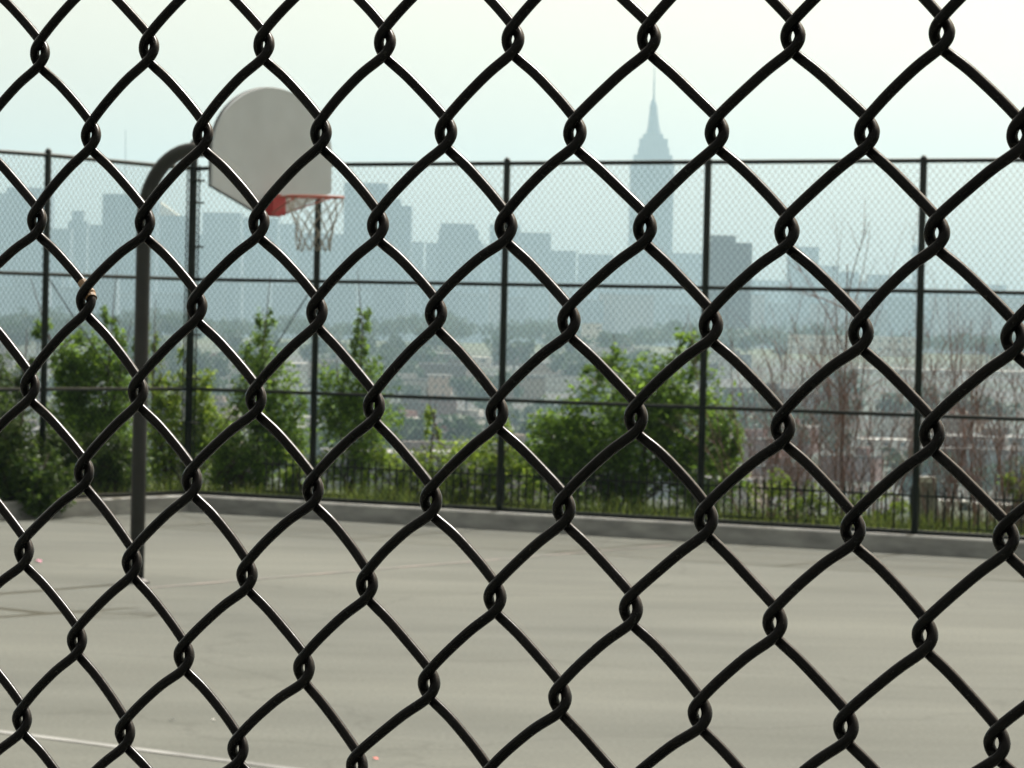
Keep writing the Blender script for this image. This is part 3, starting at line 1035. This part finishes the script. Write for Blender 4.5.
n_house = 0
Yr = 980.0
while Yr < 2330:
    half = Yr * 0.158
    x = -half + rn.uniform(0, 20)
    while x < half:
        wall, roof, (a, b, c) = rn.choice(protos)
        y = Yr + rn.uniform(-18, 18)
        if rn.random() < 0.72 and not blocked(x, y) and n_house < 235:
            g = ground_z(x, y)
            root = empty('row_house', (x, y, g), f'far {wname[wall]} flat roofed block with {roof} roof in the hazy town', 'building',
                         f'{wname[wall]} blocks with {roof} roofs in the town below', rz=rn.choice((0.18, 0.18, 0.18, -0.3)))
            link('wall', a, root); ro = link('roof', b, root); link('bulkhead', c, ro)
            n_house += 1
        x += rn.uniform(26, 50) * (1 + (Yr - 980) / 1500)
    Yr += rn.uniform(55, 85) * (1 + (Yr - 980) / 1800)


# particular buildings of the town
def px_block(name, label, x0, x1, yt, yb, Y, wallm, roofm, depth=None, rz=0.0, cat='building', group=None, extra=None):
    c = at((x0 + x1) / 2, yb, Y)
    t = at((x0 + x1) / 2, yt, Y)
    w = (x1 - x0) / F * Y
    d = depth or w
    g = ground_z(c[0], Y + d / 2)
    root = empty(name, (c[0], Y + d / 2, g), label, cat, group, rz)
    h = t[2] - g
    MB().box((0, 0, h / 2 - 1), (w, d, h + 2)).build('wall', wallm, root, local=True)
    MB().box((0, 0, h + 0.3), (w + 0.6, d + 0.6, 0.6)).build('roof', roofm, root, local=True)
    return root, w, d, h


tanm = facade_mat('tan_block_wall', (0.58, 0.40, 0.30), bw=4, rh=4.5, gap=3.2)
px_block('tan_block', 'squarish tan building left of the second fence post in town', 427, 451, 376, 400, 1810, tanm, RM['silver'], 16)
px_block('brick_block', 'dark red brick building just below the squarish tan building', 420, 456, 400, 425, 1600, FM['brick'], RM['grey'], 14)
pale = facade_mat('pale_warehouse_wall', (0.78, 0.72, 0.66), bw=7, rh=6, gap=4.6)
px_block('warehouse', 'long pale warehouse across the right, just under the far trees', 792, 922, 337, 349, 2530, pale, RM['white'], 40)
px_block('warehouse', 'long low pale warehouse under the longest one, right of third post', 860, 1040, 371, 377, 2220, pale, RM['white'], 40)
px_block('warehouse', 'small white warehouse in town seen above the wide green bush', 582, 602, 324, 333, 2500, pale, RM['white'], 30)
px_block('warehouse', 'pale low building in town left of the second fence post', 462, 490, 358, 366, 2200, pale, RM['white'], 30)
px_block('warehouse', 'pale strip roofed building in town behind the conical tree', 270, 312, 364, 371, 2080, pale, RM['white'], 30)
px_block('warehouse', 'short pale building in town above the second middle rail', 520, 548, 376, 384, 1990, pale, RM['silver'], 30)
px_block('warehouse', 'white roofed shed low in town behind the bare shrubs', 862, 912, 441, 452, 1490, pale, RM['white'], 20)

# white vans on the road at the foot of the bank
vanw = mat('van_paint', (0.72, 0.72, 0.70), None, 0.5, 0.4)
dark_g = mat('van_glass', (0.02, 0.022, 0.025), None, 0.5, 0.2)
tyre = mat('tyre_rubber', (0.02, 0.02, 0.02), None, 0.5, 0.9)


def van(label, px, Y, rz, L=5.2):
    c = at(px, horizon(px), Y)
    g = ground_z(c[0], Y)
    root = empty('parked_van', (c[0], Y, g), label, 'van', 'white vans on the road below', rz)
    MB().prism([(-L / 2, .4), (L / 2, .4), (L / 2, 1.0), (L / 2 - .8, 1.25), (L / 2 - 1.5, 2.15), (-L / 2 + .1, 2.2), (-L / 2, 2.0)],
               (0, 0, 0), (1, 0, 0), (0, 1, 0), (0, 0, 1), 1.9).build('body', vanw, root, local=True)
    MB().prism([(L / 2 - 2.4, 1.3), (L / 2 - 1.05, 1.3), (L / 2 - 1.6, 2.0), (L / 2 - 2.4, 2.0)], (0, 0, 0), (1, 0, 0), (0, 1, 0), (0, 0, 1), 1.93).build('window', dark_g, root, local=True)
    for sx_ in (-1, 1):
        for sy_ in (-1, 1):
            MB().tube([(sx_ * L * .3, sy_ * .75, .35), (sx_ * L * .3, sy_ * .97, .35)], .35, 14).build('wheel', tyre, root, local=True)
    return root


van('white van on the lower road, seen through the pickets beside the third post', 958, 300, 0.1)
van('white van on the lower road, rightmost, near the picture edge', 1004, 315, 0.1)
# grey cabinet on the bank
cY = fence_Y(931, 5.0)
cc = at(931, horizon(931), cY)
cg = ground_z(cc[0], cY)
cab = empty('utility_cabinet', (cc[0], cY, cg), 'pale grey utility cabinet standing in the grass beside the third post', 'cabinet')
cabm = mat('cabinet_paint', (0.45, 0.45, 0.43), None, 4, 0.6)
MB().box((0, 0, .33), (.20, .16, .70)).build('cabinet_body', cabm, cab, local=True)
MB().box((0, -.084, .34), (.15, .008, .55)).build('door', RM['grey'], cab, local=True)

# town trees
def far_tree_mesh(rng, n=420):
    fo = MB()
    for q in range(7):
        c = np.array([rng.normal() * 1.7, rng.normal() * 1.7, rng.uniform(4.5, 8.5)])
        leaves(fo, blob_points(c, (2.5, 2.5, 2.1), n // 7, rng, 16), 1.8, rng)
    tr = MB()
    tr.tube([(0, 0, -1), (0.1, 0, 3), (0.2, 0.1, 6.5)], [0.35, 0.28, 0.1], 6)
    for q in range(4):
        a = rng.uniform(0, 6.28)
        tr.tube([(0.1, 0, 3 + q * .6), (1.2 * math.cos(a), 1.2 * math.sin(a), 5 + q * .6), (2.0 * math.cos(a), 2.0 * math.sin(a), 6.2 + q * .6)], [0.15, 0.1, 0.03], 5)
    return fo.mesh('crown', M['far_leaf']), tr.mesh('trunk', M['bark'], True)


FT = [far_tree_mesh(np.random.default_rng(60 + i)) for i in range(5)]
nt_c = 0
spots = []
for i in range(58):                                    # rows of trees along streets and parks
    Yc = 1000 + 1450 * rn.random() ** 0.85
    xc_ = rn.uniform(-1, 1) * Yc * 0.155
    for q in range(5):
        spots.append((xc_ + (q - 2) * rn.uniform(8, 13), Yc + rn.uniform(-8, 8)))
for x, Y in spots:
    if blocked(x, Y):
        continue
    a, b = rn.choice(FT)
    root = empty('street_tree', (x, Y, ground_z(x, Y)), 'bluish green round crowned tree among the flat roofs of the town', 'tree',
                 'trees among the houses of the town below', rn.uniform(0, 6.28))
    s = rn.uniform(1.2, 2.2)
    root.scale = (s * rn.uniform(.9, 1.3), s, s)
    link('trunk', b, root); link('crown', a, root)

# wooded ridge in front of the river
wd = MB()
rng = np.random.default_rng(77)
for i in range(620):
    Y = rng.uniform(2590, 2880)
    x = rng.uniform(-1, 1) * 500
    g = ground_z(x, Y)
    big = 1.0 + 0.5 * math.sin(x / 55.0) * math.sin(x / 23.0 + 1.3) + rng.uniform(-.2, .4)
    h = 13 * max(0.65, big)
    for q in range(3):
        c = np.array([x + rng.normal() * 3, Y + rng.normal() * 3, g + h * rng.uniform(.45, .8)])
        leaves(wd, blob_points(c, (5.0, 5.0, h * 0.3), 60, rng, 12), 2.6, rng)
tag(wd.build('far_woods', M['far_leaf']), 'band of bluish green woods on the far ridge below the skyline', 'woods', kind='stuff')

# ------------------------------------------------------------------ skyline
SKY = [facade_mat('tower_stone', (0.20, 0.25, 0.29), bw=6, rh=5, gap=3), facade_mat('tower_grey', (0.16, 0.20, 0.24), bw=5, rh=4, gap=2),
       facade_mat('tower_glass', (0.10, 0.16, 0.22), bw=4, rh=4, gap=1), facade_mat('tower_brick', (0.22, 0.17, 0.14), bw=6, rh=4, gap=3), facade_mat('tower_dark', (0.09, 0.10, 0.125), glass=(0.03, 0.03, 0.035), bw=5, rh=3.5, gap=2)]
SR = RM['grey']


def tower(label, tiers, Y, mi=0, mast=None, group=None, name='skyscraper', roofm=None):
    """tiers: (x0, x1, ytop) from the widest up; each is a solid block, the first one standing on the ground"""
    x0, x1, yt = tiers[0]
    cx = (x0 + x1) / 2
    b = at(cx, horizon(cx), Y)
    root = empty(name, (b[0], Y, -51.0), label, 'skyscraper', group)
    zprev = -53.0
    for i, (a0, a1, yt) in enumerate(tiers):
        c = at((a0 + a1) / 2, yt, Y)
        w = (a1 - a0) / F * Y
        d = min(max(w * 0.8, 18), 60)
        MB().box((c[0] - b[0], 0, (zprev + c[2]) / 2 + 51), (w, d, c[2] - zprev)).build('shaft' if i == 0 else 'setback', SKY[mi], root, local=True)
        zprev = c[2]
    MB().box((c[0] - b[0], 0, zprev + 51 + 0.8), (w + 1.2, d + 1.2, 1.6)).build('parapet', roofm or SR, root, local=True)
    if mast:
        mx, my0, my1 = mast
        p, q = at(mx, my0, Y), at(mx, my1, Y)
        MB().tube([(p[0] - b[0], 0, zprev + 51), (q[0] - b[0], 0, q[2] + 51)], [0.9, 0.5], 6).build('mast', M['post'], root, local=True)
    return root


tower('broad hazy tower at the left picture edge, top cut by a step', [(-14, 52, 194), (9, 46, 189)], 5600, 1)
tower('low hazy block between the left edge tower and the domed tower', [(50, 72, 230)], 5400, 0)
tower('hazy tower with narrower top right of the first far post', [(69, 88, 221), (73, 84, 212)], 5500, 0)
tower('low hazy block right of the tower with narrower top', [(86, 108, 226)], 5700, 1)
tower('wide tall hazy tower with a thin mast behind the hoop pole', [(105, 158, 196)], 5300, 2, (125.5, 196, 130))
gold = mat('pale_gold_roof', (0.75, 0.62, 0.40), None, 0.1, 0.4)  # pale gold base colour for the sloping roof, no metal
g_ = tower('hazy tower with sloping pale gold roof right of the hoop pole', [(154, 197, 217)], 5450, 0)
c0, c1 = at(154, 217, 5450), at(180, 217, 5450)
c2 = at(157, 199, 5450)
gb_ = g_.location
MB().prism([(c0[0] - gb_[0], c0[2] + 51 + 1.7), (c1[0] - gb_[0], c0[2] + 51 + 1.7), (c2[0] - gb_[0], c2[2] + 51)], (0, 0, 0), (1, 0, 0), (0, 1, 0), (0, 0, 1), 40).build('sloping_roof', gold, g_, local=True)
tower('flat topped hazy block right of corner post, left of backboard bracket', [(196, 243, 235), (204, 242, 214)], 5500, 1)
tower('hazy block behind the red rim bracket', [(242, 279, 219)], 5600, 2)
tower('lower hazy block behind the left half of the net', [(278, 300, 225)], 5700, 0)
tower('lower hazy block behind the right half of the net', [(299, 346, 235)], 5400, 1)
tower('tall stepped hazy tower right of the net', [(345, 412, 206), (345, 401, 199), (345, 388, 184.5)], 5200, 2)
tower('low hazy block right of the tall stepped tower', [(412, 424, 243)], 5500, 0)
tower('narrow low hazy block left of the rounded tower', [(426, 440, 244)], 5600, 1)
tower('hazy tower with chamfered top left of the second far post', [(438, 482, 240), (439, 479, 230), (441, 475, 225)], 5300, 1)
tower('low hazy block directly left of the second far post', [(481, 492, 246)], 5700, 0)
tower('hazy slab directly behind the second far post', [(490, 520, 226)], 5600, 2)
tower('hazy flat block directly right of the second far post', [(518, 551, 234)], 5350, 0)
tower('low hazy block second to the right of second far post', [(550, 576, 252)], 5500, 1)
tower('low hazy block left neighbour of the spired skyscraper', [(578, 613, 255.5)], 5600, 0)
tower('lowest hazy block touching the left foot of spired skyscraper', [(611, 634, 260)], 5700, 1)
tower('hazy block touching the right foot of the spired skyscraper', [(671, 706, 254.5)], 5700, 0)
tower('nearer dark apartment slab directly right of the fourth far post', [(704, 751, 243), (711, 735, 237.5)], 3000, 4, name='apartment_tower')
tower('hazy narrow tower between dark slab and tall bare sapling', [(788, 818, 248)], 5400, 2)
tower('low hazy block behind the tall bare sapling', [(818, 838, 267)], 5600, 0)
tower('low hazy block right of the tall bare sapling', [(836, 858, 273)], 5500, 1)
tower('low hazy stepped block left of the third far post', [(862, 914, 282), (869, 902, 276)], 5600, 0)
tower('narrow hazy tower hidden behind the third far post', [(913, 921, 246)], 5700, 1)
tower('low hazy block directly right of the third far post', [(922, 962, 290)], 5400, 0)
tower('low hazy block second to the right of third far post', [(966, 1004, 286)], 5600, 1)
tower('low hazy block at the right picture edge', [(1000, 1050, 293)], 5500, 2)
rn2 = random.Random(5)
x = -40.0
while x < 1070:
    w = rn2.uniform(16, 38)
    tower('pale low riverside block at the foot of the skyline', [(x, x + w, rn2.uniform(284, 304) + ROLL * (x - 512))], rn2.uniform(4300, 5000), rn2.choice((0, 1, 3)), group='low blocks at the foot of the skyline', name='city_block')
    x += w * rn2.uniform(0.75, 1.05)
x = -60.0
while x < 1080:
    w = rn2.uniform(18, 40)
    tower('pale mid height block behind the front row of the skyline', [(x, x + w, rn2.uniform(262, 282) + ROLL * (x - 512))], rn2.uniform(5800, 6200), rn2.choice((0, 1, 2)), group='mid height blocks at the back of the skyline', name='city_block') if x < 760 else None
    x += w * rn2.uniform(0.8, 1.1)

# the spired skyscraper
YE = 5400.0
xc = 652.5
eb = at(xc, horizon(xc), YE)
esb = empty('spired_skyscraper', (eb[0], YE, -51.0), 'tallest hazy skyscraper with stepped crown, mooring spire and antenna', 'skyscraper')


def eblk(nm, x0, x1, yt, zlo, d, m, top=1.0):
    c = at((x0 + x1) / 2, yt, YE)
    MB().box((c[0] - eb[0], 0, (zlo + c[2]) / 2 + 51), ((x1 - x0) / F * YE, d, c[2] - zlo), top=top).build(nm, m, esb, local=True)
    return c[2]


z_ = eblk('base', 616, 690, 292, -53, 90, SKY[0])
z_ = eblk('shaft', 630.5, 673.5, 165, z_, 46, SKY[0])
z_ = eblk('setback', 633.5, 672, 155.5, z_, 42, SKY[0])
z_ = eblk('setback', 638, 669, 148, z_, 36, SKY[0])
z_ = eblk('setback', 639.5, 667.5, 139, z_, 32, SKY[0])
z_ = eblk('setback', 643, 663, 134.5, z_, 28, SKY[0])
sp_pts, sp_r = [], []
for yy, hwp in ((134.5, 8.2), (128, 6.2), (120, 5.0), (112, 4.2), (106, 3.6), (102, 2.4), (99, 1.0)):
    c = at(xc + 1.0, yy, YE)
    sp_pts.append((c[0] - eb[0], 0, c[2] + 51)); sp_r.append(hwp / F * YE)
MB().tube(sp_pts, sp_r, 12).build('spire', SKY[2], esb, smooth=False, local=True)
a_, b_ = at(xc + 1.3, 100, YE), at(xc + 2.0, 66, YE)
m_ = (a_ + b_) / 2
MB().tube([(q[0] - eb[0], 0, q[2] + 51) for q in (a_, m_, b_)], [1.6, 1.1, 0.45], 8).build('antenna', M['post'], esb, local=True)

# ------------------------------------------------------------------ haze
HZ0, HZ1 = -54.0, 470.0
hm = bpy.data.materials.new('haze_air')
hm.use_nodes = True
nt = hm.node_tree
nt.nodes.clear()
pv = N(nt, 'ShaderNodeVolumePrincipled')
pv.inputs['Color'].default_value = (0.575, 0.845, 1.0, 1)
pv.inputs['Density'].default_value = 0.000138
pv.inputs['Anisotropy'].default_value = 0.35
ou = N(nt, 'ShaderNodeOutputMaterial')
nt.links.new(pv.outputs[0], ou.inputs['Volume'])
hb = MB()
hb.box((0, 0, (HZ0 + HZ1) / 2), (10900, 8900, HZ1 - HZ0))
hz = hb.build('haze', hm)
ctr = P0 + D * -1700 + NN * 3900
hz.location = (ctr[0], ctr[1], 0)
hz.rotation_euler = (0, 0, math.atan2(D[1], D[0]))
tag(hz, kind='stuff')

# ------------------------------------------------------------------ light
SUN_EL, SUN_AZ = math.radians(54), math.radians(33)      # azimuth measured from +Y towards +X
w = bpy.data.worlds.new('World')
scene.world = w
w.use_nodes = True
nt = w.node_tree
sk = N(nt, 'ShaderNodeTexSky')
sk.sky_type = 'NISHITA'
sk.sun_disc = False
sk.sun_elevation = SUN_EL
sk.sun_rotation = SUN_AZ
sk.air_density = 0.7
sk.dust_density = 5.0
sk.ozone_density = 0.4
hs = N(nt, 'ShaderNodeHueSaturation'); hs.inputs['Saturation'].default_value = 0.45
tn = N(nt, 'ShaderNodeMix', data_type='RGBA', blend_type='MULTIPLY'); tn.inputs[0].default_value = 1.0
tn.inputs[7].default_value = (1.14, 0.985, 0.73, 1)
nt.links.new(sk.outputs[0], hs.inputs['Color'])
nt.links.new(hs.outputs[0], tn.inputs[6])
nt.links.new(tn.outputs[2], nt.nodes['Background'].inputs['Color'])
nt.nodes['Background'].inputs['Strength'].default_value = 0.138
sd = bpy.data.lights.new('sun', 'SUN')
sd.energy = 3.4
sd.angle = math.radians(0.53)
sd.color = (1.0, 0.985, 0.965)
so_ = bpy.data.objects.new('sun', sd)
COL.objects.link(so_)
sv = Vector((math.sin(SUN_AZ) * math.cos(SUN_EL), math.cos(SUN_AZ) * math.cos(SUN_EL), math.sin(SUN_EL)))
so_.rotation_euler = (-sv).to_track_quat('-Z', 'Y').to_euler()

scene.view_settings.view_transform = 'Standard'
scene.view_settings.look = 'None'
scene.view_settings.exposure = 0.75
scene.view_settings.gamma = 1.0
scene.view_settings.use_curve_mapping = False
scene.render.engine = 'CYCLES'
scene.cycles.use_denoising = True
scene.cycles.max_bounces = 6
scene.cycles.volume_bounces = 0
scene.cycles.transparent_max_bounces = 8
